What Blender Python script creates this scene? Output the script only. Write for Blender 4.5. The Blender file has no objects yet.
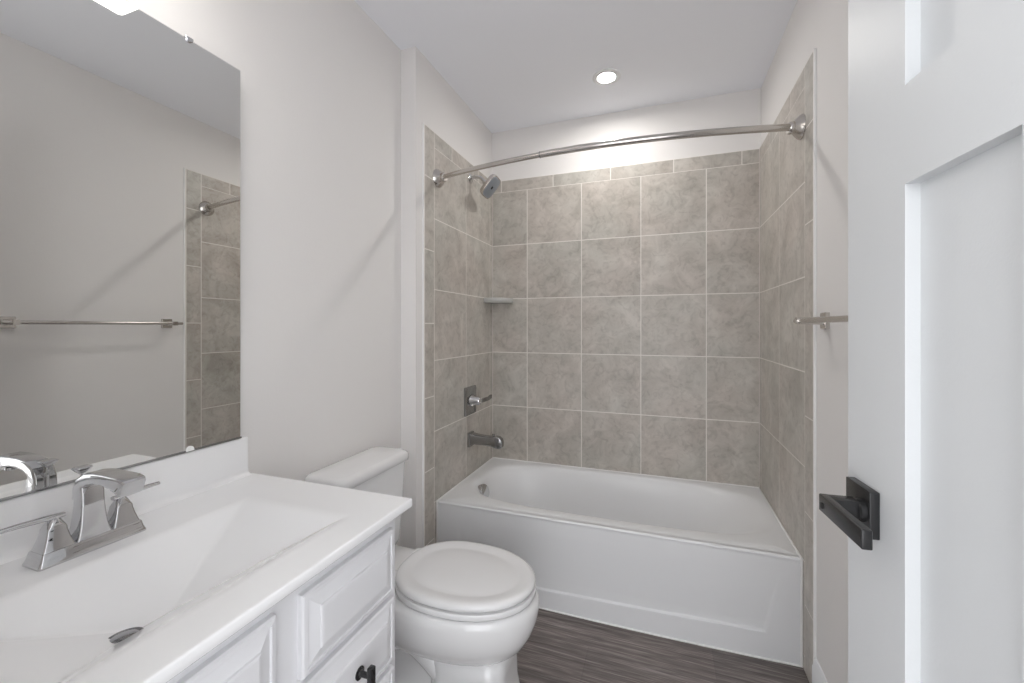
import bpy, bmesh, math, random
from mathutils import Vector, Matrix
S = bpy.context.scene
C = S.collection
PI = math.pi
W = 1.524            # alcove width between tile faces
CEIL = 2.5128
XL = -0.086          # drywall face of the left wall
YF = -2.44           # inner face of the doorway wall

# ------------------------------------------------------------------ camera
cd = bpy.data.cameras.new('camera'); cam = bpy.data.objects.new('camera', cd); C.objects.link(cam)
cd.sensor_fit = 'HORIZONTAL'; cd.sensor_width = 36.0
cd.lens = 418.56 / 1024 * 36
cd.shift_y = -(341.5 - 327.03) / 1024
cd.clip_start = 0.01
cam.location = (1.0377, -2.5236, 1.2459)
cam.rotation_euler = (PI / 2, 0, 0.3439)
S.camera = cam

# ------------------------------------------------------------------ world, exposure
wd = bpy.data.worlds.new('doorway_fill'); S.world = wd; wd.use_nodes = True  # even ambient fill, added to brighten the room through the doorway
bg = wd.node_tree.nodes['Background']
bg.inputs[0].default_value = (0.96, 0.975, 1.0, 1); bg.inputs[1].default_value = 2.4
S.view_settings.view_transform = 'Standard'; S.view_settings.look = 'None'
S.view_settings.gamma = 1.0; S.view_settings.use_curve_mapping = False
S.view_settings.exposure = 0.56
S.cycles.use_denoising = True
S.cycles.max_bounces = 14; S.cycles.diffuse_bounces = 8; S.cycles.glossy_bounces = 8
S.cycles.sample_clamp_indirect = 6.0
LENS_POWER = 215.0        # recessed light lens emission
SHADE_GLOW = 2.7        # opal shades of the vanity light

# ------------------------------------------------------------------ materials
def srgb(r, g, b):
    f = lambda c: (c / 255 / 12.92) if c <= 10 else ((c / 255 + 0.055) / 1.055) ** 2.4
    return (f(r), f(g), f(b), 1)

def mat(name, col, rough=0.5, metal=0.0, coat=0.0, spec=0.5, bump=None):
    m = bpy.data.materials.new(name); m.use_nodes = True
    b = m.node_tree.nodes['Principled BSDF']
    b.inputs['Base Color'].default_value = col
    b.inputs['Roughness'].default_value = rough
    b.inputs['Metallic'].default_value = metal
    b.inputs['Coat Weight'].default_value = coat
    b.inputs['Coat Roughness'].default_value = 0.06
    b.inputs['Specular IOR Level'].default_value = spec
    if bump:
        sc, st = bump
        nt = m.node_tree
        tc = nt.nodes.new('ShaderNodeTexCoord')
        n = nt.nodes.new('ShaderNodeTexNoise'); n.inputs['Scale'].default_value = sc; n.inputs['Detail'].default_value = 3
        bp = nt.nodes.new('ShaderNodeBump'); bp.inputs['Strength'].default_value = st; bp.inputs['Distance'].default_value = 0.002
        nt.links.new(tc.outputs['Object'], n.inputs['Vector'])
        nt.links.new(n.outputs['Fac'], bp.inputs['Height']); nt.links.new(bp.outputs['Normal'], b.inputs['Normal'])
    return m

M = {}
M['paint'] = mat('wall_paint', (0.82, 0.803, 0.790, 1), 0.72, spec=0.25, bump=(140, 0.12))
M['ceil'] = mat('ceiling_paint', (0.89, 0.905, 0.95, 1), 0.9, spec=0.1)
M['trim'] = mat('white_trim_paint', (0.80, 0.81, 0.82, 1), 0.4)
M['door'] = mat('white_door_paint', (0.645, 0.66, 0.672, 1), 0.42, bump=(220, 0.10))
M['cab'] = mat('white_cabinet_paint', (0.71, 0.71, 0.73, 1), 0.42)
M['top'] = mat('cultured_marble', (0.89, 0.892, 0.90, 1), 0.09, coat=0.0)
M['porc'] = mat('white_porcelain', (0.80, 0.80, 0.805, 1), 0.12, coat=0.4)
M['seat'] = mat('white_plastic_seat', (0.80, 0.80, 0.805, 1), 0.22)
M['tub'] = mat('white_acrylic', (0.80, 0.807, 0.82, 1), 0.28, coat=0.0)
M['caulk'] = mat('white_caulk', (0.88, 0.88, 0.87, 1), 0.5)
M['chrome'] = mat('chrome', (0.62, 0.62, 0.63, 1), 0.06, 1.0)
M['chrome_dark_refl'] = mat('chrome_dark_reflections', (0.36, 0.36, 0.36, 1), 0.16, 1.0)  # plain chrome, with its dark reflections put into the base colour
M['satin'] = mat('brushed_nickel', (0.62, 0.59, 0.56, 1), 0.2, 1.0)
M['grey_face'] = mat('grey_nozzle_face', (0.30, 0.33, 0.37, 1), 0.35, 0.3)
M['black'] = mat('matte_black_metal', (0.026, 0.026, 0.027, 1), 0.26, 0.3)
M['dark'] = mat('dark_gap', (0.02, 0.02, 0.02, 1), 0.6)
M['mirror'] = mat('silvered_glass', (0.80, 0.80, 0.785, 1), 0.0, 1.0)
M['shelf'] = mat('grey_ceramic', (0.50, 0.50, 0.48, 1), 0.2)
M['grout'] = mat('light_grout', (0.80, 0.77, 0.73, 1), 0.85, spec=0.2)
M['quartz_drain'] = mat('drain_chrome', (0.35, 0.35, 0.36, 1), 0.15, 1.0)  # chrome drain darkened: the dark it mirrors is set into the colour

def emis(name, col, st):
    m = bpy.data.materials.new(name); m.use_nodes = True
    nt = m.node_tree; nt.nodes.clear()
    e = nt.nodes.new('ShaderNodeEmission'); e.inputs[0].default_value = col; e.inputs[1].default_value = st
    o = nt.nodes.new('ShaderNodeOutputMaterial'); nt.links.new(e.outputs[0], o.inputs[0])
    return m
M['lens'] = emis('recessed_lens_glow', (1.0, 0.97, 0.93, 1), LENS_POWER)
M['bulb'] = emis('bulb_glow', (1.0, 0.96, 0.91, 1), 3.0)

m = mat('opal_glass', (0.9, 0.9, 0.9, 1), 0.25); M['opal'] = m
b = m.node_tree.nodes['Principled BSDF']
b.inputs['Emission Color'].default_value = (1, 0.97, 0.93, 1); b.inputs['Emission Strength'].default_value = SHADE_GLOW

# mottled stone-look porcelain tile; every tile shifted in the pattern by its own number
m = mat('stone_look_tile', (0.4, 0.4, 0.4, 1), 0.38, spec=0.45); M['tile'] = m
nt = m.node_tree; L = nt.links; b = nt.nodes['Principled BSDF']
tc = nt.nodes.new('ShaderNodeTexCoord')
at = nt.nodes.new('ShaderNodeAttribute'); at.attribute_name = 'tile_id'
sc = nt.nodes.new('ShaderNodeVectorMath'); sc.operation = 'SCALE'; sc.inputs['Scale'].default_value = 1.0
cb = nt.nodes.new('ShaderNodeCombineXYZ')
for i, k in enumerate((7.3, 3.1, 5.7)):
    mu = nt.nodes.new('ShaderNodeMath'); mu.operation = 'MULTIPLY'; mu.inputs[1].default_value = k
    L.new(at.outputs['Fac'], mu.inputs[0]); L.new(mu.outputs[0], cb.inputs[i])
ad = nt.nodes.new('ShaderNodeVectorMath'); ad.operation = 'ADD'
L.new(tc.outputs['Object'], ad.inputs[0]); L.new(cb.outputs[0], ad.inputs[1])
n1 = nt.nodes.new('ShaderNodeTexNoise'); n1.inputs['Scale'].default_value = 7; n1.inputs['Detail'].default_value = 9; n1.inputs['Roughness'].default_value = 0.68; n1.inputs['Distortion'].default_value = 0.7
n2 = nt.nodes.new('ShaderNodeTexNoise'); n2.inputs['Scale'].default_value = 22; n2.inputs['Detail'].default_value = 6; n2.inputs['Distortion'].default_value = 1.6
n3 = nt.nodes.new('ShaderNodeTexNoise'); n3.inputs['Scale'].default_value = 3.0; n3.inputs['Detail'].default_value = 3
for n in (n1, n2, n3): L.new(ad.outputs[0], n.inputs['Vector'])
r1 = nt.nodes.new('ShaderNodeValToRGB'); r1.color_ramp.elements[0].position = 0.30; r1.color_ramp.elements[1].position = 0.70
r1.color_ramp.elements[0].color = (0.405, 0.377, 0.343, 1); r1.color_ramp.elements[1].color = (0.63, 0.600, 0.562, 1)
L.new(n1.outputs['Fac'], r1.inputs[0])
r2 = nt.nodes.new('ShaderNodeValToRGB'); r2.color_ramp.elements[0].position = 0.34; r2.color_ramp.elements[1].position = 0.50
r2.color_ramp.elements[0].color = (0.70, 0.69, 0.68, 1); r2.color_ramp.elements[1].color = (1, 1, 1, 1)
L.new(n2.outputs['Fac'], r2.inputs[0])
r3 = nt.nodes.new('ShaderNodeValToRGB'); r3.color_ramp.elements[0].position = 0.35; r3.color_ramp.elements[1].position = 0.65
r3.color_ramp.elements[0].color = (1.0, 0.97, 0.95, 1); r3.color_ramp.elements[1].color = (0.97, 0.985, 0.97, 1)
L.new(n3.outputs['Fac'], r3.inputs[0])
mx = nt.nodes.new('ShaderNodeMix'); mx.data_type = 'RGBA'; mx.blend_type = 'MULTIPLY'; mx.inputs[0].default_value = 0.48
L.new(r1.outputs[0], mx.inputs[6]); L.new(r2.outputs[0], mx.inputs[7])
mx2 = nt.nodes.new('ShaderNodeMix'); mx2.data_type = 'RGBA'; mx2.blend_type = 'MULTIPLY'; mx2.inputs[0].default_value = 1.0
L.new(mx.outputs[2], mx2.inputs[6]); L.new(r3.outputs[0], mx2.inputs[7])
L.new(mx2.outputs[2], b.inputs['Base Color'])

# dark grey-brown vinyl planks running along the tub
m = mat('vinyl_plank', (0.1, 0.09, 0.08, 1), 0.42, spec=0.4); M['floor'] = m
nt = m.node_tree; L = nt.links; b = nt.nodes['Principled BSDF']
tc = nt.nodes.new('ShaderNodeTexCoord')
br = nt.nodes.new('ShaderNodeTexBrick'); br.offset = 0.37; br.squash = 1
br.inputs['Scale'].default_value = 1.0; br.inputs['Brick Width'].default_value = 1.22; br.inputs['Row Height'].default_value = 0.178
br.inputs['Mortar Size'].default_value = 0.0012; br.inputs['Bias'].default_value = 0.0
br.inputs['Color1'].default_value = (0.92, 0.92, 0.92, 1); br.inputs['Color2'].default_value = (1.1, 1.08, 1.07, 1); br.inputs['Mortar'].default_value = (0.85, 0.85, 0.85, 1)
L.new(tc.outputs['Object'], br.inputs['Vector'])
mp = nt.nodes.new('ShaderNodeMapping'); mp.inputs['Scale'].default_value = (2.4, 70, 1)
L.new(tc.outputs['Object'], mp.inputs['Vector'])
n1 = nt.nodes.new('ShaderNodeTexNoise'); n1.inputs['Scale'].default_value = 1.0; n1.inputs['Detail'].default_value = 8; n1.inputs['Roughness'].default_value = 0.62; n1.inputs['Distortion'].default_value = 0.6
L.new(mp.outputs[0], n1.inputs['Vector'])
r1 = nt.nodes.new('ShaderNodeValToRGB'); r1.color_ramp.elements[0].position = 0.34; r1.color_ramp.elements[1].position = 0.68
r1.color_ramp.elements[0].color = (0.068, 0.056, 0.053, 1); r1.color_ramp.elements[1].color = (0.38, 0.34, 0.32, 1)
e = r1.color_ramp.elements.new(0.5); e.color = (0.165, 0.142, 0.134, 1)
mp2 = nt.nodes.new('ShaderNodeMapping'); mp2.inputs['Scale'].default_value = (12, 300, 1); L.new(tc.outputs['Object'], mp2.inputs['Vector'])
n2 = nt.nodes.new('ShaderNodeTexNoise'); n2.inputs['Scale'].default_value = 1.0; n2.inputs['Detail'].default_value = 5; L.new(mp2.outputs[0], n2.inputs['Vector'])
mf = nt.nodes.new('ShaderNodeMix'); mf.data_type = 'FLOAT'; mf.inputs[0].default_value = 0.36
L.new(n1.outputs['Fac'], mf.inputs[2]); L.new(n2.outputs['Fac'], mf.inputs[3]); L.new(mf.outputs[0], r1.inputs[0])
mx = nt.nodes.new('ShaderNodeMix'); mx.data_type = 'RGBA'; mx.blend_type = 'MULTIPLY'; mx.inputs[0].default_value = 1.0
L.new(r1.outputs[0], mx.inputs[6]); L.new(br.outputs['Color'], mx.inputs[7]); L.new(mx.outputs[2], b.inputs['Base Color'])
bp = nt.nodes.new('ShaderNodeBump'); bp.inputs['Strength'].default_value = 0.15; bp.inputs['Distance'].default_value = 0.001
L.new(n1.outputs['Fac'], bp.inputs['Height']); L.new(bp.outputs['Normal'], b.inputs['Normal'])

# ------------------------------------------------------------------ mesh helpers
def link(name, bm, m, parent=None, angle=35, loc=None):
    bmesh.ops.remove_doubles(bm, verts=bm.verts, dist=1e-6)
    bmesh.ops.recalc_face_normals(bm, faces=bm.faces)
    me = bpy.data.meshes.new(name); bm.to_mesh(me); bm.free()
    for mm in (m if isinstance(m, (list, tuple)) else [m]): me.materials.append(mm)
    for p in me.polygons: p.use_smooth = True
    me.set_sharp_from_angle(angle=math.radians(angle))
    o = bpy.data.objects.new(name, me); C.objects.link(o)
    if parent is not None:
        o.parent = parent; o.matrix_parent_inverse = Matrix.Translation(-world_loc(parent)) if parent.type == 'EMPTY' else Matrix.Identity(4)
    return o

def world_loc(o): return Vector(o.location)

def thing(name, label, cat, loc, group=None):
    o = bpy.data.objects.new(name, None); C.objects.link(o); o.location = loc
    o.empty_display_size = 0.05
    o['label'] = label; o['category'] = cat
    if group: o['group'] = group
    return o

def tag(o, label, cat, group=None):
    o['label'] = label; o['category'] = cat
    if group: o['group'] = group
    return o

def struct(name, bm, m, parent=None, angle=35):
    o = link(name, bm, m, parent, angle)
    if parent is None: o['kind'] = 'structure'
    return o

def box(bm, x0, x1, y0, y1, z0, z1, bev=0.0, seg=2, mi=0):
    vs = [bm.verts.new(p) for p in ((x0, y0, z0), (x1, y0, z0), (x1, y1, z0), (x0, y1, z0), (x0, y0, z1), (x1, y0, z1), (x1, y1, z1), (x0, y1, z1))]
    fs = [bm.faces.new([vs[i] for i in q]) for q in ((0, 3, 2, 1), (4, 5, 6, 7), (0, 1, 5, 4), (1, 2, 6, 5), (2, 3, 7, 6), (3, 0, 4, 7))]
    for f in fs: f.material_index = mi
    if bev > 0:
        es = list({e for f in fs for e in f.edges})
        bmesh.ops.bevel(bm, geom=es, offset=bev, segments=seg, profile=0.5, affect='EDGES', clamp_overlap=True)
    return vs

def loft(bm, rings, cap0=True, cap1=True, closed=True):
    vr = [[bm.verts.new(p) for p in r] for r in rings]
    n = len(rings[0])
    for a, b_ in zip(vr[:-1], vr[1:]):
        for i in range(n if closed else n - 1):
            j = (i + 1) % n
            try: bm.faces.new((a[i], a[j], b_[j], b_[i]))
            except ValueError: pass
    if cap0: bm.faces.new(vr[0][::-1])
    if cap1: bm.faces.new(vr[-1])
    return vr

def frame(d):
    d = Vector(d).normalized()
    u = d.cross(Vector((0, 0, 1)))
    if u.length < 1e-4: u = Vector((1, 0, 0))
    u.normalize(); return d, u, u.cross(d).normalized()

def lathe(bm, origin, axis, prof, n=40, cap0=True, cap1=True):
    d, u, v = frame(axis); o = Vector(origin)
    rings = [[o + d * h + (u * math.cos(2 * PI * i / n) + v * math.sin(2 * PI * i / n)) * max(r, 1e-5) for i in range(n)] for r, h in prof]
    return loft(bm, rings, cap0, cap1)

def tube(bm, pts, r, n=20, cap=True):
    pts = [Vector(p) for p in pts]; rings = []
    ref = None
    for i, p in enumerate(pts):
        t = (pts[min(i + 1, len(pts) - 1)] - pts[max(i - 1, 0)]).normalized()
        if ref is None: ref = frame(t)[1]
        ref = (ref - t * ref.dot(t)).normalized(); w = t.cross(ref)
        rr = r[i] if isinstance(r, (list, tuple)) else r
        rings.append([p + (ref * math.cos(2 * PI * k / n) + w * math.sin(2 * PI * k / n)) * rr for k in range(n)])
    return loft(bm, rings, cap, cap)

def rrect(w, h, r, n=5):
    """rounded rectangle outline, centred, as (u, v) points"""
    r = min(r, w / 2 - 1e-5, h / 2 - 1e-5); out = []
    for cx, cy, a0 in ((w / 2 - r, h / 2 - r, 0), (-w / 2 + r, h / 2 - r, 90), (-w / 2 + r, -h / 2 + r, 180), (w / 2 - r, -h / 2 + r, 270)):
        for k in range(n + 1):
            a = math.radians(a0 + 90 * k / n); out.append((cx + r * math.cos(a), cy + r * math.sin(a)))
    return out

def sweep(bm, stations):
    """stations: (centre, u axis, v axis, width, height, corner radius)"""
    rings = []
    for c, u, v, w, h, r in stations:
        c, u, v = Vector(c), Vector(u).normalized(), Vector(v).normalized()
        rings.append([c + u * a + v * b_ for a, b_ in rrect(w, h, r)])
    return loft(bm, rings)

def smooth(pts, k=6):
    """Catmull-Rom through points"""
    P = [Vector(p) for p in pts]; P = [P[0] * 2 - P[1]] + P + [P[-1] * 2 - P[-2]]; out = []
    for i in range(1, len(P) - 2):
        for s in range(k):
            t = s / k; a, b_, c, d = P[i - 1:i + 3]
            out.append(0.5 * ((2 * b_) + (c - a) * t + (2 * a - 5 * b_ + 4 * c - d) * t * t + (3 * b_ - a - 3 * c + d) * t ** 3))
    out.append(P[-2]); return out

# ------------------------------------------------------------------ room shell
bm = bmesh.new(); box(bm, -0.3, 2.6, -3.6, 0.15, -0.06, 0.0); struct('floor', bm, M['floor'])
bm = bmesh.new(); box(bm, -0.2, 1.66, -2.56, 0.12, CEIL, CEIL + 0.08); struct('ceiling', bm, M['ceil'])
bm = bmesh.new(); box(bm, -0.2, XL, -2.56, -0.892, 0, CEIL); struct('wall_left', bm, M['paint'])
bm = bmesh.new(); box(bm, -0.2, -0.008, -0.892, 0.12, 0, CEIL); wal = struct('wall_alcove_left', bm, M['paint'])
bm = bmesh.new(); box(bm, -0.008, 1.532, 0.008, 0.12, 0, CEIL); wab = struct('wall_back', bm, M['paint'])
bm = bmesh.new(); box(bm, 1.532, 1.66, -2.56, 0.12, 0, CEIL); war = struct('wall_right', bm, M['paint'])
DX0, DX1, DZ = 0.645, 1.405, 2.085
bm = bmesh.new()
box(bm, XL, DX0, -2.56, YF, 0, CEIL); box(bm, DX1, 1.532, -2.56, YF, 0, CEIL); box(bm, DX0, DX1, -2.56, YF, DZ, CEIL)
struct('wall_front', bm, M['paint'])
bm = bmesh.new()
for x0, x1, z0, z1 in ((DX0 - 0.055, DX0, 0, DZ + 0.055), (DX1, DX1 + 0.055, 0, DZ + 0.055), (DX0, DX1, DZ, DZ + 0.055)):
    box(bm, x0, x1, -2.574, -2.56, z0, z1, 0.003)
    box(bm, x0, x1, YF, YF + 0.012, z0, z1, 0.003)
struct('trim_1', bm, M['trim'])

def baseboard(bm, p0, p1, nrm, h=0.122, t=0.013):
    p0, p1, nv = Vector(p0), Vector(p1), Vector(nrm)
    prof = [(0, 0), (t, 0), (t, h - 0.03), (t * 0.75, h - 0.022), (t * 0.6, h - 0.008), (t * 0.3, h), (0, h)]
    loft(bm, [[p + nv * a + Vector((0, 0, z)) for a, z in prof] for p in (p0, p1)])
bm = bmesh.new(); baseboard(bm, (1.532, -0.836, 0), (1.532, -2.42, 0), (-1, 0, 0)); struct('baseboard_right', bm, M['trim'])
bm = bmesh.new(); baseboard(bm, (XL, -0.9, 0), (XL, -1.67, 0), (1, 0, 0)); struct('baseboard_left', bm, M['trim'])

# tile claddings: a grout slab with every tile laid on it
s = 0.3439; ZR = [0.0517 + s * k for k in range(7)]      # row joints up to 2.115
ZTOP = 2.1897; YE = -0.8296; YV = [-0.046, -0.391, -0.742]
random.seed(5)
def tiles(name, parent, place, rects, slab):
    """rects in wall (u, v); place(u, v, depth) -> point"""
    bm = bmesh.new(); lay = bm.faces.layers.float.new('tile_id')
    u0, u1, v0, v1 = slab
    def prism(a0, a1, b0, b1, d0, d1, mi, bev):
        vs0 = [bm.verts.new(place(a, b_, d0)) for a, b_ in ((a0, b0), (a1, b0), (a1, b1), (a0, b1))]
        k = bev
        vs1 = [bm.verts.new(place(a, b_, d1 - k)) for a, b_ in ((a0, b0), (a1, b0), (a1, b1), (a0, b1))]
        vs2 = [bm.verts.new(place(a, b_, d1)) for a, b_ in ((a0 + k, b0 + k), (a1 - k, b0 + k), (a1 - k, b1 - k), (a0 + k, b1 - k))]
        tid = random.random() * 40; fs = [bm.faces.new(vs2)]
        for A, B in ((vs0, vs1), (vs1, vs2)):
            for i in range(4): fs.append(bm.faces.new((A[i], A[(i + 1) % 4], B[(i + 1) % 4], B[i])))
        for f in fs: f.material_index = mi; f[lay] = tid
    prism(u0, u1, v0, v1, -0.008, -0.0005, 0, 0.0004)
    g = 0.0022
    for a0, a1, b0, b1 in rects:
        t0 = 0.0012 if abs(b0 - ZR[-1]) < 1e-6 else g; t1 = 0.0012 if abs(b1 - ZR[-1]) < 1e-6 else g
        prism(a0 + g, a1 - g, b0 + t0, b1 - t1, -0.004, 0.0, 1, 0.0007)
    me = bpy.data.meshes.new(name); bmesh.ops.recalc_face_normals(bm, faces=bm.faces); bm.to_mesh(me); bm.free()
    me.materials.append(M['grout']); me.materials.append(M['tile'])
    o = bpy.data.objects.new(name, me); C.objects.link(o); o.parent = parent
    return o
def cells(us, vs): return [(us[i], us[i + 1], vs[j], vs[j + 1]) for i in range(len(us) - 1) for j in range(len(vs) - 1)]
VX = [0.0, 0.2358, 0.5797, 0.9236, 1.2675, W]
rb = cells(VX, ZR) + cells([0.0, 0.0605, 0.404, 0.752, 1.1, 1.441, W], [ZR[-1], ZTOP])
tiles('tile_cladding', wab, lambda u, v, d: (u, -d, v), rb, (0, W, 0.0, ZTOP))
def side(zj):
    r = cells([YV[2], YV[1], YV[0], 0.0], [0.0] + ZR)
    r += cells([YE, YV[2]], [0.0] + zj + [ZTOP])
    r += cells([YV[2], -0.56, -0.22, 0.0], [ZR[-1], ZTOP])
    return r
tiles('tile_cladding', wal, lambda u, v, d: (d, u, v), side([0.223, 0.567, 0.912, 1.263, 1.611, 1.955]), (YE - 0.0045, 0, 0.0, ZTOP + 0.0015))
tiles('tile_cladding', war, lambda u, v, d: (W - d, u, v), side([0.242, 0.58, 0.925, 1.27, 1.614, 1.958]), (YE - 0.0045, 0, 0.0, ZTOP + 0.0015))

for wl, x0, x1 in ((wal, -0.008, 0.0004), (war, W - 0.0004, W + 0.008)):
    bm = bmesh.new(); box(bm, x0, x1, YE - 0.009, YE - 0.0042, 0.0, ZTOP + 0.003, 0.001, 1); link('edge_caulk', bm, M['caulk'], wl)

# ------------------------------------------------------------------ door (three-panel, open against the right wall)
DW, DT = 0.738, 0.040
ANG = math.radians(4.6)
dd_ = Vector((-math.sin(ANG), math.cos(ANG), 0)); dn = Vector((-math.cos(ANG), -math.sin(ANG), 0))   # along to the free edge; out of the seen face
DP = Vector((1.321, -1.704, 0))
def dpt(sv, off, z): return DP + dd_ * sv + dn * off + Vector((0, 0, z))
def door_mesh():
    bm = bmesh.new()
    us = [-DW, -DW + 0.142, -0.307 - 0.124, -0.307, -0.142, 0.0]
    zs = [0.012, 0.25, 1.430, 1.557, 1.925, 2.065]
    rec = 0.0165
    def panel(i, j):
        return (j == 1 and i in (1, 3)) or (j == 3 and i in (1, 2, 3))
    for face, sgn in ((0.0, 1), (-DT, -1)):
        for i in range(5):
            for j in range(5):
                d = face - sgn * rec if panel(i, j) else face
                bm.faces.new([bm.verts.new(dpt(us[a], d, zs[b_])) for a, b_ in ((i, j), (i + 1, j), (i + 1, j + 1), (i, j + 1))])
        def wall(a, b_):
            bm.faces.new([bm.verts.new(dpt(u, f, z)) for (u, z), f in ((a, face), (b_, face), (b_, face - sgn * rec), (a, face - sgn * rec))])
        for (u0, u1, z0, z1) in ((us[1], us[2], zs[1], zs[2]), (us[3], us[4], zs[1], zs[2]), (us[1], us[4], zs[3], zs[4])):
            wall((u0, z0), (u1, z0)); wall((u1, z0), (u1, z1)); wall((u1, z1), (u0, z1)); wall((u0, z1), (u0, z0))
    for (u0, z0, u1, z1) in ((us[0], zs[0], us[-1], zs[0]), (us[-1], zs[0], us[-1], zs[-1]), (us[-1], zs[-1], us[0], zs[-1]), (us[0], zs[-1], us[0], zs[0])):
        bm.faces.new([bm.verts.new(dpt(*p)) for p in ((u0, 0, z0), (u1, 0, z1), (u1, -DT, z1), (u0, -DT, z0))])
    return bm
door = struct('door_1', door_mesh(), M['door'], angle=20)
LC, LZ = -0.0545, 0.9775
def dbox(bm, s0, s1, o0, o1, z0, z1, bev, seg=2):
    old = set(bm.verts); box(bm, s0, s1, o0, o1, z0, z1, bev, seg)
    for v in bm.verts:
        if v not in old: v.co = dpt(v.co.x, v.co.y, v.co.z)
for sgn, base in ((1, 0.0), (-1, -DT)):
    bm = bmesh.new(); a, b_ = sorted((base, base + sgn * 0.0125))
    dbox(bm, LC - 0.0335, LC + 0.0335, a, b_, LZ - 0.0335, LZ + 0.0335, 0.0012)
    handle = link('door_handle', bm, M['black'], door)
    bm = bmesh.new()
    a, b_ = sorted((base + sgn * 0.010, base + sgn * 0.062))
    dbox(bm, LC - 0.0225, LC - 0.0008, a, b_, LZ - 0.010, LZ + 0.0148, 0.0015)
    a, b_ = sorted((base + sgn * 0.050, base + sgn * 0.0625))
    dbox(bm, -0.175, LC, a, b_, LZ - 0.0105, LZ + 0.0150, 0.002, 3)
    link('lever', bm, M['black'], handle)
    bm = bmesh.new(); lathe(bm, dpt(LC - 0.0115, base + sgn * 0.011, LZ), dn * sgn, [(0.017, 0), (0.017, 0.008), (0.015, 0.010)], 28)
    link('hub_collar', bm, M['black'], handle)
    bm = bmesh.new(); lathe(bm, dpt(LC - 0.0105, base + sgn * 0.0615, LZ), dn * sgn, [(0.0045, 0), (0.0045, 0.002), (0.002, 0.0022)], 20)
    link('privacy_button', bm, M['dark'], handle)
for z in (0.25, 1.05, 1.85):
    bm = bmesh.new(); lathe(bm, dpt(-DW - 0.004, -DT + 0.002, z), (0, 0, 1), [(0.006, 0), (0.006, 0.09)], 14)
    link('hinge', bm, M['black'], door)

# ------------------------------------------------------------------ bathtub
TF = -0.7201; TZ = 0.3973
tubt = thing('bathtub', 'white alcove bathtub with plain apron set between the tiled walls', 'bathtub', (W / 2, TF / 2, 0))
X0, X1, Y1 = 0.001, W - 0.001, -0.002
def se(t, cx, cy, a0, a1, b0, b1, e):
    c, sn = math.cos(t), math.sin(t)
    x = (a1 if c > 0 else a0) * abs(c) ** (2 / e) * (1 if c > 0 else -1)
    y = (b1 if sn > 0 else b0) * abs(sn) ** (2 / e) * (1 if sn > 0 else -1)
    return cx + x, cy + y
N = 160
def ring(xl, xr, yf, yb, e, z, cx=0.74, cy=-0.34):
    """xl.. are limits in x and y; z number or function"""
    out = []
    for i in range(N):
        t = 2 * PI * i / N
        x, y = se(t, cx, cy, cx - xl, xr - cx, cy - yf, yb - cy, e)
        out.append(Vector((x, y, z(x, y) if callable(z) else z)))
    return out
def rect_ring(xl, xr, yf, yb, z, cx=0.74, cy=-0.34):
    out = []
    for i in range(N):
        t = 2 * PI * i / N; c, sn = math.cos(t), math.sin(t)
        # project the superellipse direction on the rectangle with a matching parameter
        x, y = se(t, 0, 0, 1, 1, 1, 1, 12)
        m_ = max(abs(x), abs(y)); x, y = x / m_, y / m_
        out.append(Vector((cx + x * ((xr - cx) if x > 0 else (cx - xl)), cy + y * ((yb - cy) if y > 0 else (cy - yf)), z)))
    return out
bm = bmesh.new()
rings = [rect_ring(X0, X1, TF + 0.004, Y1, TZ - 0.012), rect_ring(X0 + 0.002, X1 - 0.002, TF + 0.007, Y1 - 0.002, TZ - 0.003),
         rect_ring(X0 + 0.006, X1 - 0.006, TF + 0.012, Y1 - 0.006, TZ),
         ring(0.048, 1.5125, -0.652, -0.030, 3.8, TZ), ring(0.060, 1.505, -0.640, -0.040, 3.6, TZ - 0.0002),
         ring(0.070, 1.488, -0.632, -0.047, 3.5, TZ - 0.0035),
         ring(0.080, 1.468, -0.625, -0.054, 3.4, TZ - 0.010),
         ring(0.094, 1.430, -0.616, -0.062, 3.3, TZ - 0.028),
         ring(0.117, 1.378, -0.605, -0.075, 3.2, TZ - 0.070),
         ring(0.141, 1.320, -0.594, -0.088, 3.1, TZ - 0.130),
         ring(0.168, 1.250, -0.580, -0.105, 3.0, TZ - 0.205),
         ring(0.198, 1.175, -0.555, -0.130, 2.9, 0.125),
         ring(0.235, 1.09, -0.52, -0.165, 2.7, 0.090),
         ring(0.30, 0.98, -0.46, -0.23, 2.5, 0.074)]
vr = loft(bm, rings, False, True)
link('basin', bm, M['tub'], tubt, 60)
# apron with its shallow pressed panel, bowed a little outwards near the floor
bm = bmesh.new()
nx, nz = 120, 60
def apron_y(x, z):
    bow = 0.016 * (1 - ((x - W / 2) / (W / 2)) ** 2) * (1 - z / TZ)
    zb = 0.078 + 0.022 * ((x - 0.45) / 0.95) if x > 0.45 else 0.078
    xr = 1.405 + 0.10 * max(0, z - zb) * 2.2
    fz = max(0.0, min(1.0, (z - zb) / 0.005)); fx = max(0.0, min(1.0, (xr - x) / 0.010)) * max(0.0, min(1.0, (x - 0.115) / 0.01))
    fade = max(0.0, min(1.0, (0.33 - z) / 0.2))
    return TF - bow + 0.009 * fz * fx * fade
xs = sorted(set([X0 + (X1 - X0) * i / nx for i in range(nx + 1)] + [1.395 + 0.004 * k for k in range(22)]))
zs = sorted(set([0.385 * j / nz for j in range(nz + 1)] + [0.070 + 0.0025 * k for k in range(18)]))
grid = [[bm.verts.new((x, apron_y(x, z), z)) for z in zs] for x in xs]
for i in range(len(xs) - 1):
    for j in range(len(zs) - 1): bm.faces.new((grid[i][j], grid[i + 1][j], grid[i + 1][j + 1], grid[i][j + 1]))
lip = [(0.0, 0.385), (-0.003, 0.388), (-0.0025, 0.393), (0.002, 0.3965), (0.009, 0.3973), (0.016, 0.3973)]
prev = [g[-1] for g in grid]
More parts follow.
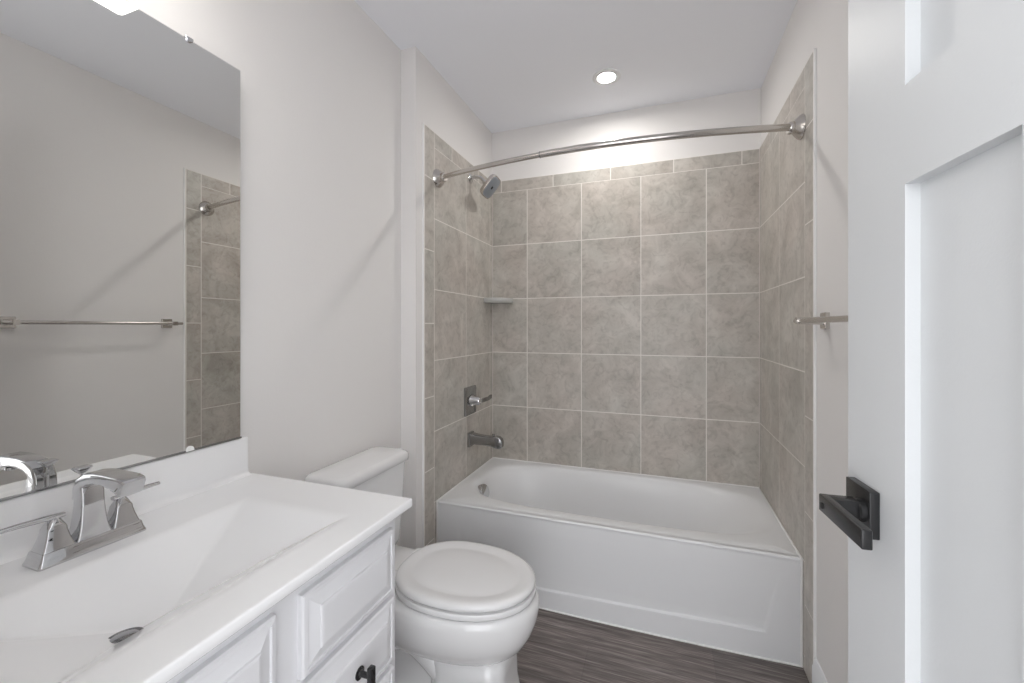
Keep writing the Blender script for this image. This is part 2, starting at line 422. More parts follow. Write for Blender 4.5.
for dy, z in lip[1:]:
    cur = [bm.verts.new((x, TF + dy, z)) for x in xs]
    for i in range(len(xs) - 1): bm.faces.new((prev[i], prev[i + 1], cur[i + 1], cur[i]))
    prev = cur
link('apron', bm, M['tub'], tubt, 60)
bm = bmesh.new()
r_ = 0.0042
k_ = 0.0034; tube(bm, [(X0 + k_, TF - 0.002, TZ), (X0 + k_, Y1 - k_, TZ), (X1 - k_, Y1 - k_, TZ), (X1 - k_, TF - 0.002, TZ), (X1 - k_, TF - 0.002, 0.002)], r_, 10)
tube(bm, [(X0 + k_, TF - 0.002, 0.002), (X0 + k_, TF - 0.002, TZ)], r_, 10)
tube(bm, [(X0 + (X1 - X0) * k / 30, apron_y(X0 + (X1 - X0) * k / 30, 0) - 0.001, 0.002) for k in range(31)], 0.0035, 10)
link('caulk_bead', bm, M['caulk'], tubt)
ov = (0.108, -0.37, 0.335)
bm = bmesh.new(); lathe(bm, (0.108, -0.428, 0.344), (1, -0.08, 0.42), [(0.039, 0), (0.039, 0.025), (0.036, 0.030), (0.012, 0.032), (0.001, 0.032)], 40)
link('overflow_plate', bm, M['chrome'], tubt)
bm = bmesh.new(); lathe(bm, (0.33, -0.345, 0.073), (0, 0, 1), [(0.034, 0), (0.034, 0.003), (0.02, 0.008), (0.001, 0.009)], 32)
link('drain_stopper', bm, M['chrome'], tubt)

UX, UY, UZ = (1, 0, 0), (0, 1, 0), (0, 0, 1)
# ------------------------------------------------------------------ tub spout, valve, shower head, shelf, curtain rod
t = thing('tub_spout', 'chrome tub spout jutting from the tile just above the tub rim', 'spout', (0, -0.335, 0.60))
SY = -0.345
bm = bmesh.new(); sweep(bm, [((x, SY, 0.604), UY, UZ, w_, h_, 0.004) for x, w_, h_ in ((0.0, 0.060, 0.082), (0.012, 0.060, 0.082), (0.015, 0.054, 0.076))])
link('wall_plate', bm, M['chrome_dark_refl'], t)
bm = bmesh.new(); ups = []
for x, z, w_, h_ in ((0.012, 0.609, 0.052, 0.066), (0.04, 0.608, 0.048, 0.056), (0.09, 0.606, 0.045, 0.052), (0.140, 0.604, 0.045, 0.056), (0.162, 0.602, 0.045, 0.066), (0.182, 0.600, 0.043, 0.066), (0.196, 0.598, 0.038, 0.054), (0.203, 0.596, 0.030, 0.036)):
    ups.append(((x, SY, z), UY, UZ, w_, h_, 0.008))
sweep(bm, ups); link('spout_body', bm, M['chrome_dark_refl'], t)
bm = bmesh.new(); lathe(bm, (0.148, SY, 0.628), (0, 0, 1), [(0.004, 0), (0.004, 0.008), (0.008, 0.010), (0.008, 0.016), (0.003, 0.018)], 18)
link('diverter_knob', bm, M['chrome_dark_refl'], t)

t = thing('shower_valve', 'square chrome shower valve plate with lever handle above the tub spout', 'shower valve', (0, -0.335, 0.80))
VY, VZ = -0.350, 0.826
bm = bmesh.new(); sweep(bm, [((x, VY, VZ), UY, UZ, w_, h_, 0.008) for x, w_, h_ in ((0.0, 0.142, 0.160), (0.009, 0.142, 0.160), (0.014, 0.128, 0.146))])
link('escutcheon', bm, M['chrome_dark_refl'], t)
bm = bmesh.new(); lathe(bm, (0.012, VY, VZ), (1, 0, 0), [(0.034, 0), (0.032, 0.012), (0.026, 0.022), (0.025, 0.050), (0.021, 0.057), (0.001, 0.058)], 32)
link('valve_hub', bm, M['chrome'], t)
bm = bmesh.new(); sweep(bm, [((0.045, VY + 0.005, VZ), UY, UZ, 0.030, 0.026, 0.004), ((0.066, VY + 0.030, VZ - 0.002), (0.5, 1, 0), UZ, 0.022, 0.024, 0.004), ((0.086, VY + 0.075, VZ + 0.004), (0.9, 1, 0), UZ, 0.014, 0.022, 0.004), ((0.090, VY + 0.105, VZ + 0.012), (1, 0.3, 0), UZ, 0.012, 0.022, 0.004)])
link('lever', bm, M['chrome_dark_refl'], t)

t = thing('shower_fixture', 'chrome shower head on a short bent arm high on the left tile wall', 'shower head', (0, -0.34, 2.10))
bm = bmesh.new(); lathe(bm, (0, -0.34, 2.098), (1, 0, 0), [(0.026, 0), (0.026, 0.004), (0.018, 0.010), (0.012, 0.012)], 32)
link('wall_flange', bm, M['chrome'], t)
arm = smooth([(0.0, -0.34, 2.098), (0.03, -0.34, 2.104), (0.062, -0.34, 2.098), (0.084, -0.34, 2.077), (0.092, -0.34, 2.067)])
bm = bmesh.new(); tube(bm, arm, 0.0095, 16); link('shower_arm', bm, M['chrome'], t)
hd = Vector((0.76, 0.05, -0.645)).normalized(); hc = Vector((0.090, -0.34, 2.069))
bm = bmesh.new(); lathe(bm, hc - hd * 0.004, hd, [(0.013, 0), (0.016, 0.006), (0.016, 0.016), (0.011, 0.020)], 24); link('swivel_nut', bm, M['chrome'], t)
d_, u_, v_ = frame(hd)
bm = bmesh.new(); P0 = hc + hd * 0.014
sweep(bm, [(P0 + d_ * a, u_, v_, w_, w_, r) for a, w_, r in ((0, 0.026, 0.012), (0.006, 0.034, 0.015), (0.012, 0.080, 0.028), (0.020, 0.126, 0.036), (0.036, 0.134, 0.038), (0.042, 0.130, 0.037))])
head = link('spray_head', bm, M['satin'], t)
bm = bmesh.new()
sweep(bm, [(P0 + d_ * a, u_, v_, w_, w_, r) for a, w_, r in ((0.0405, 0.122, 0.034), (0.0430, 0.120, 0.034), (0.0440, 0.114, 0.032))])
for i in range(-4, 5):
    for j in range(-4, 5):
        if (i or j) and abs(i) + abs(j) < 7: lathe(bm, P0 + d_ * 0.0438 + u_ * i * 0.0118 + v_ * j * 0.0118, d_, [(0.0018, 0), (0.0012, 0.0022)], 8)
link('nozzle_face', bm, M['grey_face'], head)
bm = bmesh.new(); lathe(bm, P0 + d_ * 0.043, d_, [(0.009, 0), (0.009, 0.003), (0.005, 0.004)], 20); link('center_jet', bm, M['dark'], head)

bm = bmesh.new()      # quarter-round corner shelf
prof = [(0.0, 0.0), (0.0, -0.142)] + [(0.142 * math.sin(a) ** 0.8 if a else 0.0, -0.142 * math.cos(a) ** 0.8 if a < PI / 2 else 0.0) for a in [PI / 2 * k / 14 for k in range(1, 15)]]
prof = [(0.0005, -0.0005)] + [(max(0.0005, x), min(-0.0005, y)) for x, y in prof[1:]]
def sh(k, z): return [Vector((0.0005 + (x - 0.0005) * k, -0.0005 + (y + 0.0005) * k, z)) for x, y in prof]
loft(bm, [sh(0.90, 1.396), sh(0.97, 1.399), sh(1.0, 1.404), sh(1.0, 1.423), sh(0.985, 1.428), sh(0.955, 1.4285), sh(0.94, 1.423), sh(0.2, 1.422)])
tag(link('corner_shelf', bm, M['shelf'], None, 50), 'small grey ceramic soap shelf in the corner of the shower tiles', 'shelf')

RZ = 1.975
t = thing('curtain_rod', 'curved brushed nickel shower curtain rod spanning the tub with round wall flanges', 'curtain rod', (W / 2, -0.716, RZ))
def rod_y(x): return -0.712 - 0.105 * (1 - ((x - W / 2) / (W / 2)) ** 2)
def rod_pts(a, b_, n): return [(a + (b_ - a) * k / n, rod_y(a + (b_ - a) * k / n), RZ + 0.008 * (a + (b_ - a) * k / n) / W) for k in range(n + 1)]
bm = bmesh.new(); tube(bm, rod_pts(0.03, 0.556, 26), 0.0112, 20); link('inner_tube', bm, M['satin'], t)
bm = bmesh.new(); tube(bm, rod_pts(0.55, W - 0.03, 40), 0.0132, 20); link('outer_tube', bm, M['satin'], t)
bm = bmesh.new(); tube(bm, rod_pts(0.549, 0.553, 2), 0.0138, 20); link('tube_joint', bm, M['chrome_dark_refl'], t)
for x, z, dx in ((0.0005, RZ, 1), (W - 0.0005, RZ + 0.008, -1)):
    bm = bmesh.new(); lathe(bm, (x, -0.712, z), (dx, -0.10, 0), [(0.044, 0), (0.0445, 0.005), (0.040, 0.012), (0.030, 0.022), (0.0225, 0.028), (0.0225, 0.040), (0.019, 0.046), (0.012, 0.047)], 40)
    link('wall_flange', bm, M['satin'], t)

# ------------------------------------------------------------------ towel bar on the right wall
BY0, BY1, BX, BZ = -0.931, -1.553, 1.459, 1.266
t = thing('towel_bar', 'brushed nickel towel bar with square brackets on the wall beside the open door', 'towel bar', (1.532, (BY0 + BY1) / 2, BZ))
bm = bmesh.new(); tube(bm, [(BX, BY0 + 0.040, BZ), (BX, BY1 - 0.040, BZ)], 0.0085, 20); link('bar', bm, M['satin'], t)
for y in (BY0, BY1):
    bm = bmesh.new(); sweep(bm, [((1.532, y, BZ), (0, 1, 0), (0, 0, 1), 0.052, 0.052, 0.003), ((1.523, y, BZ), (0, 1, 0), (0, 0, 1), 0.052, 0.052, 0.003), ((1.521, y, BZ), (0, 1, 0), (0, 0, 1), 0.048, 0.048, 0.003)])
    br_ = link('bracket', bm, M['satin'], t)
    bm = bmesh.new(); sweep(bm, [((1.522, y, BZ), (0, 1, 0), (0, 0, 1), 0.026, 0.026, 0.003), ((BX + 0.004, y, BZ), (0, 1, 0), (0, 0, 1), 0.022, 0.022, 0.003), ((BX - 0.011, y, BZ), (0, 1, 0), (0, 0, 1), 0.022, 0.022, 0.003)])
    link('post', bm, M['satin'], br_)

# ------------------------------------------------------------------ recessed ceiling light over the tub
RC = (0.773, -0.366)
t = thing('recessed_light', 'round recessed ceiling light glowing white above the tub', 'ceiling light', (RC[0], RC[1], CEIL))
bm = bmesh.new(); lathe(bm, (RC[0], RC[1], CEIL), (0, 0, -1), [(0.070, 0), (0.070, 0.002), (0.066, 0.0032), (0.052, 0.0060), (0.0465, 0.0062), (0.043, 0.0045), (0.041, 0.0005)], 48, False, False)
link('trim_ring', bm, M['trim'], t)
bm = bmesh.new(); lathe(bm, (RC[0], RC[1], CEIL - 0.0005), (0, 0, -1), [(0.0415, 0), (0.038, 0.0012), (0.02, 0.002), (0.001, 0.0022)], 48, False, False)
link('lens', bm, M['lens'], t)

# ------------------------------------------------------------------ vanity cabinet
VX1, VY0, VY1 = 0.440, -2.432, -1.676
TOPZ, TOPT = 0.834, 0.021
t = thing('vanity_cabinet', 'white vanity cabinet with raised panel drawers beside the toilet', 'cabinet', (0.18, -2.05, 0))
bm = bmesh.new()
zt = TOPZ - TOPT - 0.0006
box(bm, VX1 - 0.021, VX1 - 0.002, VY0, VY1, 0.10, zt, 0.0015, 1); box(bm, XL + 0.001, VX1 - 0.021, VY0, VY0 + 0.016, 0.10, zt); box(bm, XL + 0.001, VX1 - 0.021, VY1 - 0.016, VY1, 0.10, zt)
box(bm, XL + 0.001, VX1 - 0.021, VY0 + 0.016, VY1 - 0.016, 0.10, 0.118); box(bm, XL + 0.001, XL + 0.008, VY0 + 0.016, VY1 - 0.016, 0.118, zt)
box(bm, XL + 0.001, VX1 - 0.075, VY0, VY1, 0.0, 0.10)
link('carcass', bm, M['cab'], t)
def raised(bm, y0, y1, z0, z1, x=VX1):
    """overlay front with a moulded edge and a raised field"""
    prof = [(0.0, 0.0), (0.0, 0.010), (0.003, 0.0135), (0.010, 0.0145), (0.0115, 0.0110), (0.034, 0.0185), (0.0355, 0.0215), (0.040, 0.0225)]
    vr = loft(bm, [[Vector((x - 0.002 + d, y, z)) for y, z in ((y0 + k, z0 + k), (y1 - k, z0 + k), (y1 - k, z1 - k), (y0 + k, z1 - k))] for k, d in prof])
knob_y = -1.829
for k in range(4):
    z1 = 0.778 - 0.160 * k
    bm = bmesh.new(); raised(bm, -1.962, -1.698, z1 - 0.147, z1)
    d = link('drawer', bm, M['cab'], t, 8)
    if k > 0:
        zc = z1 - 0.0735
        bm = bmesh.new(); xf = VX1 + 0.0195
        lathe(bm, (xf, knob_y, zc), (1, 0, 0), [(0.0125, 0), (0.0125, 0.003), (0.007, 0.0045), (0.0055, 0.007), (0.0055, 0.026)], 24)
        box(bm, xf + 0.024, xf + 0.036, knob_y - 0.007, knob_y + 0.007, zc - 0.020, zc + 0.020, 0.002)
        link('drawer_pull', bm, M['black'], d)
for y0, y1 in ((-2.402, -2.014),):
    bm = bmesh.new(); raised(bm, y0, y1, 0.151, 0.780)
    link('door', bm, M['cab'], t, 8)

# ------------------------------------------------------------------ vanity top with moulded basin
t = thing('countertop', 'glossy white countertop with moulded sink and low backsplash', 'countertop', (0.2, -2.046, TOPZ - TOPT))
TX0, TX1, TY0, TY1 = XL + 0.001, 0.473, -2.437, -1.655
BXa, BXb, BYa, BYb = 0.098, 0.388, -2.297, -1.795
def smin(vals, k):
    m_ = min(vals); return m_ - k * math.log(sum(math.exp(-(v - m_) / k) for v in vals))
BD = 0.104
def basin_z(x, y):
    v = smin([(x - BXa) / 0.106, (BXb - x) / 0.190, (BYb - y) / 0.232, (y - BYa) / 0.232, 1.0], 0.014)
    v0 = 0.05
    # soft rim: roll over from flat deck to slope
    d = 0.5 * (v + math.sqrt(v * v + v0 * v0)) - 0.008 if v > -0.5 else 0
    return -BD * max(0.0, min(1.0, d))
bm = bmesh.new()
def lin(a, b_, n): return [a + (b_ - a) * i / n for i in range(n + 1)]
R = 0.0035
xs = [TX0] + lin(TX0 + 0.038, TX1 - R, 130); ys = lin(TY0, TY1 - R, 200)
g = [[bm.verts.new((x, y, TOPZ + basin_z(x, y))) for y in ys] for x in xs]
for i in range(len(xs) - 1):
    for j in range(len(ys) - 1): bm.faces.new((g[i][j], g[i + 1][j], g[i + 1][j + 1], g[i][j + 1]))
edge = [(x, ys[0]) for x in xs]; rim = [g[-1][j] for j in range(len(ys))] ; endl = [g[i][-1] for i in range(len(xs))]
cnt = [(v.co.x, v.co.y, 1, 0) for v in rim[:-1]] + [(TX1 - R, TY1 - R, a, b_) for a, b_ in ((1, 0), (0.924, 0.383), (0.707, 0.707), (0.383, 0.924), (0, 1))] + [(v.co.x, v.co.y, 0, 1) for v in reversed(endl[:-1])]
base = rim[:-1] + [rim[-1]] * 5 + list(reversed(endl[:-1]))
prof = [(0.5, 0.134), (0.866, 0.5), (1, 1)]
prev = base
def side_ring(off, z): return [bm.verts.new((x + a * off, y + b_ * off, z)) for x, y, a, b_ in cnt]
for off, dz in ((R * 0.5, -R * 0.134), (R * 0.866, -R * 0.5), (R, -R), (R, -TOPT + 0.003), (R - 0.003, -TOPT), (-0.05, -TOPT)):
    cur = side_ring(off, TOPZ + dz)
    for i in range(len(cur) - 1):
        q = [prev[i], prev[i + 1], cur[i + 1], cur[i]]
        q = [v for k, v in enumerate(q) if v not in q[:k]]
        if len(q) > 2:
            try: bm.faces.new(q)
            except ValueError: pass
    prev = cur
link('counter_slab', bm, M['top'], t, 50)
bm = bmesh.new()
BS = 0.0295
pr_ = [(0, 0), (BS + 0.016, 0), (BS + 0.016, 0.0005), (BS + 0.0085, 0.0025), (BS + 0.003, 0.0075), (BS + 0.0005, 0.014), (BS, 0.022), (BS, 0.100), (BS - 0.001, 0.1035), (BS - 0.004, 0.105), (0, 0.105)]
loft(bm, [[Vector((TX0 + a, y, TOPZ + z)) for a, z in pr_] for y in (TY0, TY1 - 0.013)])
link('backsplash', bm, M['top'], t, 50)
DCX, DCY = 0.238, -2.108
bm = bmesh.new(); dz = TOPZ + basin_z(DCX, DCY)
lathe(bm, (DCX, DCY, dz - 0.004), (0, 0, 1), [(0.028, 0), (0.028, 0.0035), (0.026, 0.005), (0.020, 0.004), (0.019, 0.006), (0.014, 0.008), (0.001, 0.009)], 36)
link('drain_stopper', bm, M['quartz_drain'], t)

# ------------------------------------------------------------------ faucet
FX, FY = 0.026, -2.0515
TOPZ += 0.0006
t = thing('faucet', 'chrome two-handle bathroom faucet standing behind the sink', 'faucet', (FX, FY, TOPZ))
UX, UY = (1, 0, 0), (0, 1, 0)
bm = bmesh.new()
sweep(bm, [((FX, FY, TOPZ + z), UX, UY, a, b_, r) for z, a, b_, r in ((0.0, 0.056, 0.1580, 0.006), (0.003, 0.056, 0.1580, 0.006), (0.0045, 0.054, 0.1560, 0.005), (0.012, 0.0495, 0.1500, 0.004), (0.021, 0.046, 0.1455, 0.003), (0.023, 0.044, 0.1430, 0.003))])
link('base_plate', bm, M['chrome'], t, 25)
bm = bmesh.new()
ZB = TOPZ + 0.022
sweep(bm, [((FX, FY, ZB + z), UX, UY, a, b_, 0.003) for z, a, b_ in ((0.0, 0.040, 0.052), (0.008, 0.038, 0.047), (0.022, 0.035, 0.041), (0.042, 0.031, 0.037), (0.060, 0.029, 0.0345), (0.082, 0.027, 0.034), (0.094, 0.020, 0.032))])
col = [((FX - 0.0155, FY, ZB + 0.0565), 0.034), ]
path = [(FX - 0.0105, 0.070, 86, 0.034, 0.020), (FX - 0.008, 0.088, 74, 0.034, 0.022), (FX + 0.002, 0.102, 46, 0.034, 0.023), (FX + 0.020, 0.111, 18, 0.035, 0.021), (FX + 0.045, 0.1150, 5, 0.036, 0.019), (FX + 0.072, 0.1155, -2, 0.037, 0.019), (FX + 0.095, 0.1135, -7, 0.038, 0.022), (FX + 0.114, 0.1100, -12, 0.038, 0.028), (FX + 0.126, 0.1065, -20, 0.037, 0.030), (FX + 0.130, 0.1050, -22, 0.034, 0.027)]
st = []
for x, z, deg, w_, h_ in path:
    a = math.radians(deg); st.append(((x, FY, ZB + z), UY, (-math.sin(a), 0, math.cos(a)), w_, h_, 0.004))
sweep(bm, st)
sp = link('spout', bm, M['chrome'], t, 25)
bm = bmesh.new(); lathe(bm, (FX + 0.110, FY, ZB + 0.098), (0.1, 0, -1), [(0.010, 0), (0.010, 0.006), (0.008, 0.007)], 20); link('aerator', bm, M['chrome'], sp)
bm = bmesh.new()
tube(bm, [(FX - 0.0235, FY, ZB - 0.004), (FX - 0.0235, FY, ZB + 0.115)], 0.0025, 10)
sweep(bm, [((FX - 0.0235, FY, ZB + z), UX, UY, a, b_, r) for z, a, b_, r in ((0.111, 0.006, 0.006, 0.002), (0.119, 0.020, 0.022, 0.006), (0.123, 0.024, 0.028, 0.008), (0.125, 0.018, 0.022, 0.006))])
link('lift_rod', bm, M['chrome'], t)
for sg in (-1, 1):
    hy = FY + sg * 0.0490
    bm = bmesh.new()
    sweep(bm, [((FX, hy, ZB + z), UX, UY, a, b_, r) for z, a, b_, r in ((0.0, 0.041, 0.044, 0.003), (0.006, 0.038, 0.040, 0.003), (0.018, 0.032, 0.033, 0.003), (0.030, 0.0275, 0.028, 0.003), (0.036, 0.0265, 0.0265, 0.003), (0.044, 0.022, 0.022, 0.008), (0.049, 0.018, 0.018, 0.0085), (0.053, 0.012, 0.012, 0.0055))])
    h = link('handle', bm, M['chrome'], t, 25)
    bm = bmesh.new()
    sweep(bm, [((FX, hy - sg * 0.014, ZB + 0.0535), UX, (0, 0, 1), 0.012, 0.007, 0.003), ((FX, hy + sg * 0.010, ZB + 0.0550), UX, (0, 0, 1), 0.015, 0.008, 0.003), ((FX, hy + sg * 0.045, ZB + 0.0565), UX, (0, 0, 1), 0.012, 0.007, 0.003), ((FX, hy + sg * (0.074 if sg < 0 else 0.066), ZB + 0.0565), UX, (0, 0, 1), 0.011, 0.006, 0.003)])
    link('lever', bm, M['chrome'], h)

# ------------------------------------------------------------------ mirror
MX, MY0, MY1, MZ0, MZ1 = -0.0545, -2.405, -1.688, 0.9405, 1.954
t = thing('mirror', 'large frameless wall mirror above the sink countertop', 'mirror', (XL, (MY0 + MY1) / 2, MZ0))
bm = bmesh.new()
loft(bm, [[Vector((x, y, z)) for y, z in ((MY0 + k, MZ0 + k), (MY1 - k, MZ0 + k), (MY1 - k, MZ1 - k), (MY0 + k, MZ1 - k))] for x, k in ((MX - 0.006, 0), (MX - 0.0025, 0), (MX, 0.0035))])
link('glass', bm, M['mirror'], t, 5)
bm = bmesh.new(); box(bm, XL, MX - 0.006, MY0 + 0.003, MY1 - 0.003, MZ0 + 0.001, MZ1 - 0.003)
link('backing_board', bm, M['dark'], t)
bm = bmesh.new(); box(bm, MX - 0.008, MX + 0.0015, MY0, MY1, MZ0 - 0.0008, MZ0 + 0.004, 0.0005, 1); link('bottom_channel', bm, M['chrome_dark_refl'], t)
for y, z, up in ((-1.824, MZ1, -1), (-1.822, MZ0 + 0.003, 1), (-2.27, MZ1, -1), (-2.24, MZ0 + 0.003, 1)):
    bm = bmesh.new(); rr = [(0.0095 * math.cos(a), 0.010 * math.sin(a) * up) for a in [PI * k / 12 for k in range(13)]]
    rr = [(rr[0][0], -0.002 * up)] + rr + [(rr[-1][0], -0.002 * up)]
    loft(bm, [[Vector((x, y + a * k, z + b_ * k)) for a, b_ in rr] for x, k in ((MX - 0.004, 1), (MX + 0.002, 1), (MX + 0.0035, 0.8))])
    link('mirror_clip', bm, M['caulk'] if up > 0 else M['chrome'], t)

# ------------------------------------------------------------------ vanity light above the mirror
VLZ = 2.16
t = thing('vanity_light', 'three-shade vanity light fixed to the wall above the mirror', 'wall light', (XL, -2.046, VLZ))
bm = bmesh.new(); box(bm, XL, XL + 0.022, -2.246, -1.846, VLZ - 0.03, VLZ + 0.03, 0.004); link('back_plate', bm, M['satin'], t)
for k in range(3):
    y = -2.046 + (k - 1) * 0.150; x = 0.128
    bm = bmesh.new(); tube(bm, smooth([(XL + 0.02, y, VLZ), (0.06, y, VLZ + 0.004), (x, y, VLZ + 0.03), (x, y, VLZ + 0.018)], 5), 0.008, 12)
    lathe(bm, (x, y, VLZ + 0.014), (0, 0, -1), [(0.022, 0), (0.024, 0.018)], 20)
    link('lamp_arm', bm, M['satin'], t)
    bm = bmesh.new()
    sweep_out = [((x, y, z), UX, UY, w_, w_, 0.010) for z, w_ in ((VLZ + 0.004, 0.05), (VLZ + 0.004, 0.100), (VLZ - 0.10, 0.117), (VLZ - 0.10, 0.109), (VLZ - 0.001, 0.092), (VLZ - 0.001, 0.05))]
    rings = []
    for c, u, v, w_, h_, r in sweep_out:
        rings.append([Vector(c) + Vector(u) * a + Vector(v) * b_ for a, b_ in rrect(w_, h_, r)])
    loft(bm, rings, False, False)
    link('lamp_shade', bm, M['opal'], t)
    bm = bmesh.new(); lathe(bm, (x, y, VLZ - 0.006), (0, 0, -1), [(0.012, 0), (0.014, 0.015), (0.026, 0.036), (0.030, 0.052), (0.026, 0.068), (0.012, 0.078), (0.001, 0.080)], 24)
    link('bulb', bm, M['bulb'], t)

# ------------------------------------------------------------------ toilet
CY = -1.268
t = thing('toilet', 'white two-piece toilet with closed lid between the vanity and the tub', 'toilet', (0.3, CY, 0))
def egg(xb, xf, hw, z, eb=2.4, ef=2.1, xm=None, n=72):
    xm = xb + (xf - xb) * 0.47 if xm is None else xm; out = []
    for i in range(n):
        a = 2 * PI * i / n; c, sn = math.cos(a), math.sin(a); e = ef if c > 0 else eb
        x = xm + ((xf - xm) if c > 0 else (xm - xb)) * abs(c) ** (2 / e) * (1 if c > 0 else -1)
        out.append(Vector((x, CY + hw * abs(sn) ** (2 / e) * (1 if sn > 0 else -1), z)))
    return out
bm = bmesh.new()
loft(bm, [egg(0.06, 0.590, 0.126, 0.0, 3.2, 2.8), egg(0.06, 0.590, 0.126, 0.014, 3.2, 2.8), egg(0.066, 0.583, 0.120, 0.024, 3.2, 2.8), egg(0.08, 0.560, 0.090, 0.045, 3.2, 2.8),
          egg(0.10, 0.545, 0.074, 0.10, 3, 2.6), egg(0.10, 0.548, 0.074, 0.17, 3, 2.5), egg(0.105, 0.562, 0.086, 0.192, 2.8, 2.3), egg(0.11, 0.600, 0.126, 0.220, 2.6, 2.2),
          egg(0.11, 0.634, 0.160, 0.252, 2.5, 2.15), egg(0.108, 0.655, 0.178, 0.290, 2.5, 2.1), egg(0.105, 0.669, 0.186, 0.328, 2.5, 2.1), egg(0.10, 0.673, 0.188, 0.362, 2.5, 2.1),
          egg(0.10, 0.671, 0.187, 0.381, 2.5, 2.1), egg(0.105, 0.661, 0.179, 0.391, 2.5, 2.1), egg(0.13, 0.63, 0.15, 0.3925, 2.5, 2.1)])
# broad front column of the pedestal
loft(bm, [[Vector((0.570 - w_ / 2 + (w_ - 0.222) / 2 + a, CY + b_, z)) for a, b_ in rrect(w_ + 0.03, 2 * h_, r, 9)] for z, w_, h_, r in ((0.005, 0.262, 0.122, 0.06), (0.024, 0.258, 0.120, 0.06), (0.045, 0.240, 0.113, 0.06), (0.10, 0.226, 0.108, 0.06), (0.17, 0.222, 0.107, 0.06), (0.200, 0.220, 0.105, 0.06), (0.222, 0.19, 0.085, 0.05))])
# rear deck under the tank
sweep(bm, [((0.075, CY, z), UX, UY, a, b_, r) for z, a, b_, r in ((0.25, 0.16, 0.16, 0.05), (0.32, 0.24, 0.22, 0.05), (0.365, 0.275, 0.265, 0.045), (0.388, 0.275, 0.27, 0.045), (0.394, 0.268, 0.262, 0.04))])
# exposed trapway winding down behind the pedestal
for sg in (-1, 1):
    tube(bm, smooth([(0.42, CY + sg * 0.060, 0.10), (0.33, CY + sg * 0.066, 0.185), (0.245, CY + sg * 0.068, 0.225), (0.165, CY + sg * 0.068, 0.19), (0.135, CY + sg * 0.066, 0.11), (0.15, CY + sg * 0.060, 0.02)], 8), [0.040] * 41, 18)
link('bowl', bm, M['porc'], t, 60)
def dish(bm, xb, xf, hw, prof, **k):
    """prof: (scale, z) rings about the middle"""
    cx = (xb + xf) / 2; base = egg(xb, xf, hw, 0, **k)
    def ky(sx): return sx if sx < 0.5 else 1 - (1 - sx) * min((xf - xb) / 2 / hw, 1.0 + (sx - 0.5))
    loft(bm, [[Vector((cx + (p.x - cx) * sx, CY + (p.y - CY) * ky(sx), z)) for p in base] for sx, z in prof])
bm = bmesh.new(); dish(bm, 0.195, 0.662, 0.180, [(0.95, 0.3968), (0.99, 0.3970), (1.0, 0.401), (1.0, 0.412), (0.993, 0.4155), (0.93, 0.4165)], xm=0.41)
link('seat', bm, M['seat'], t, 60)
bm = bmesh.new(); dish(bm, 0.197, 0.659, 0.178, [(0.90, 0.4205), (0.988, 0.4207), (0.999, 0.4245), (1.0, 0.432), (0.992, 0.4375), (0.965, 0.4415), (0.92, 0.4425), (0.86, 0.4418), (0.80, 0.4385), (0.76, 0.4380), (0.70, 0.4400), (0.5, 0.4435), (0.25, 0.4450), (0.02, 0.4452)], xm=0.41)
link('lid', bm, M['seat'], t, 60)
for sg in (-1, 1):
    bm = bmesh.new(); box(bm, 0.178, 0.222, CY + sg * 0.075 - 0.022, CY + sg * 0.075 + 0.022, 0.393, 0.427, 0.008, 3); link('hinge', bm, M['seat'], t)
    bm = bmesh.new(); lathe(bm, (0.27, CY + sg * 0.108, 0.012), (0, 0, 1), [(0.016, 0), (0.016, 0.012), (0.012, 0.02), (0.001, 0.023)], 20); link('bolt_cap', bm, M['seat'], t)
TKX0, TKX1, TKY0, TKY1 = XL + 0.009, 0.094, -1.468, -1.087
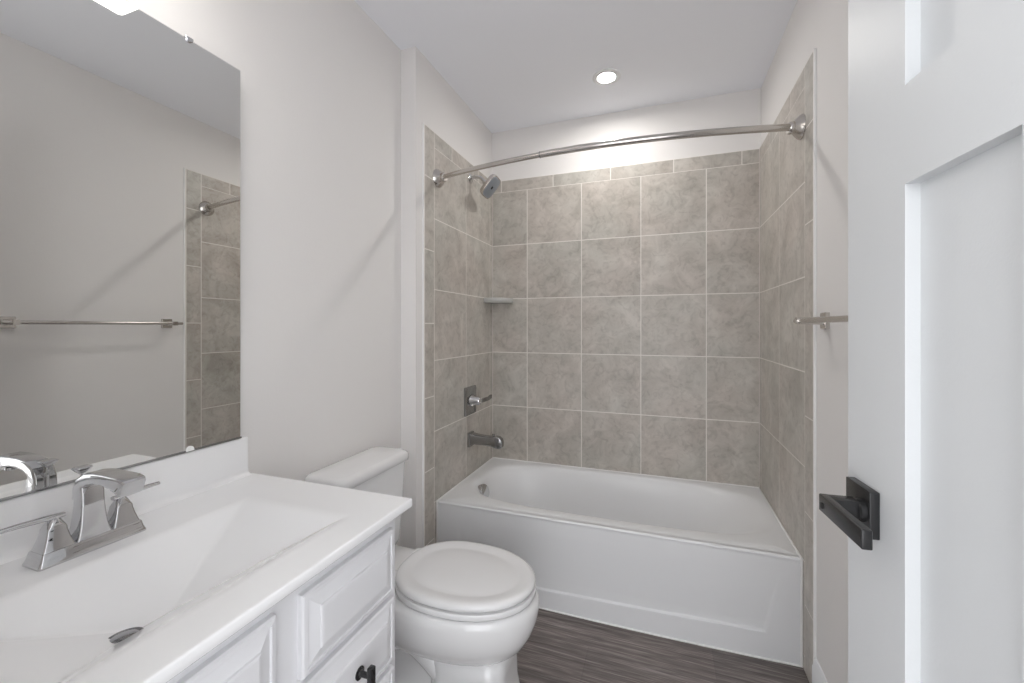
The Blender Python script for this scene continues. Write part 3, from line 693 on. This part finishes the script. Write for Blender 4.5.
def tank_ring(x0, x1, hw, z, r, n=7):
    """rounded-front plan"""
    cyk = (TKY0 + TKY1) / 2; w_ = x1 - x0; out = []
    for a, b_ in rrect(w_, 2 * hw, r, n):
        f = (a + w_ / 2) / w_
        out.append(Vector(((x0 + x1) / 2 + a + 0.010 * f * (1 - (b_ / hw) ** 2), cyk + b_, z)))
    return out
bm = bmesh.new()
hw = (TKY1 - TKY0) / 2
loft(bm, [tank_ring(TKX0 + 0.03, TKX1 - 0.055, hw - 0.055, 0.393, 0.03), tank_ring(TKX0 + 0.012, TKX1 - 0.030, hw - 0.030, 0.402, 0.035), tank_ring(TKX0 + 0.006, TKX1 - 0.022, hw - 0.022, 0.425, 0.035), tank_ring(TKX0 + 0.004, TKX1 - 0.014, hw - 0.014, 0.55, 0.035), tank_ring(TKX0 + 0.003, TKX1 - 0.008, hw - 0.009, 0.70, 0.035), tank_ring(TKX0 + 0.003, TKX1 - 0.007, hw - 0.008, 0.7230, 0.035)])
link('tank', bm, M['porc'], t, 60)
bm = bmesh.new()
loft(bm, [tank_ring(TKX0 + 0.004, TKX1 - 0.004, hw - 0.005, 0.7220, 0.035), tank_ring(TKX0, TKX1 + 0.003, hw + 0.002, 0.7260, 0.036), tank_ring(TKX0, TKX1 + 0.004, hw + 0.003, 0.7430, 0.036), tank_ring(TKX0 + 0.002, TKX1 + 0.001, hw, 0.7530, 0.036), tank_ring(TKX0 + 0.008, TKX1 - 0.006, hw - 0.007, 0.7585, 0.034), tank_ring(TKX0 + 0.02, TKX1 - 0.02, hw - 0.02, 0.7605, 0.03), tank_ring(TKX0 + 0.06, TKX1 - 0.07, hw - 0.10, 0.7615, 0.02)])
link('tank_lid', bm, M['porc'], t, 60)
bm = bmesh.new(); lathe(bm, (TKX1 - 0.008, -1.405, 0.675), (1, 0, 0), [(0.014, 0), (0.014, 0.008), (0.009, 0.012)], 20); sweep(bm, [((TKX1 + 0.008, -1.405, 0.675), (1, 0, 0), (0, 0, 1), 0.008, 0.014, 0.003), ((TKX1 + 0.012, -1.335, 0.668), (1, 0, 0), (0, 0, 1), 0.007, 0.012, 0.003)])
link('flush_lever', bm, M['chrome'], t)
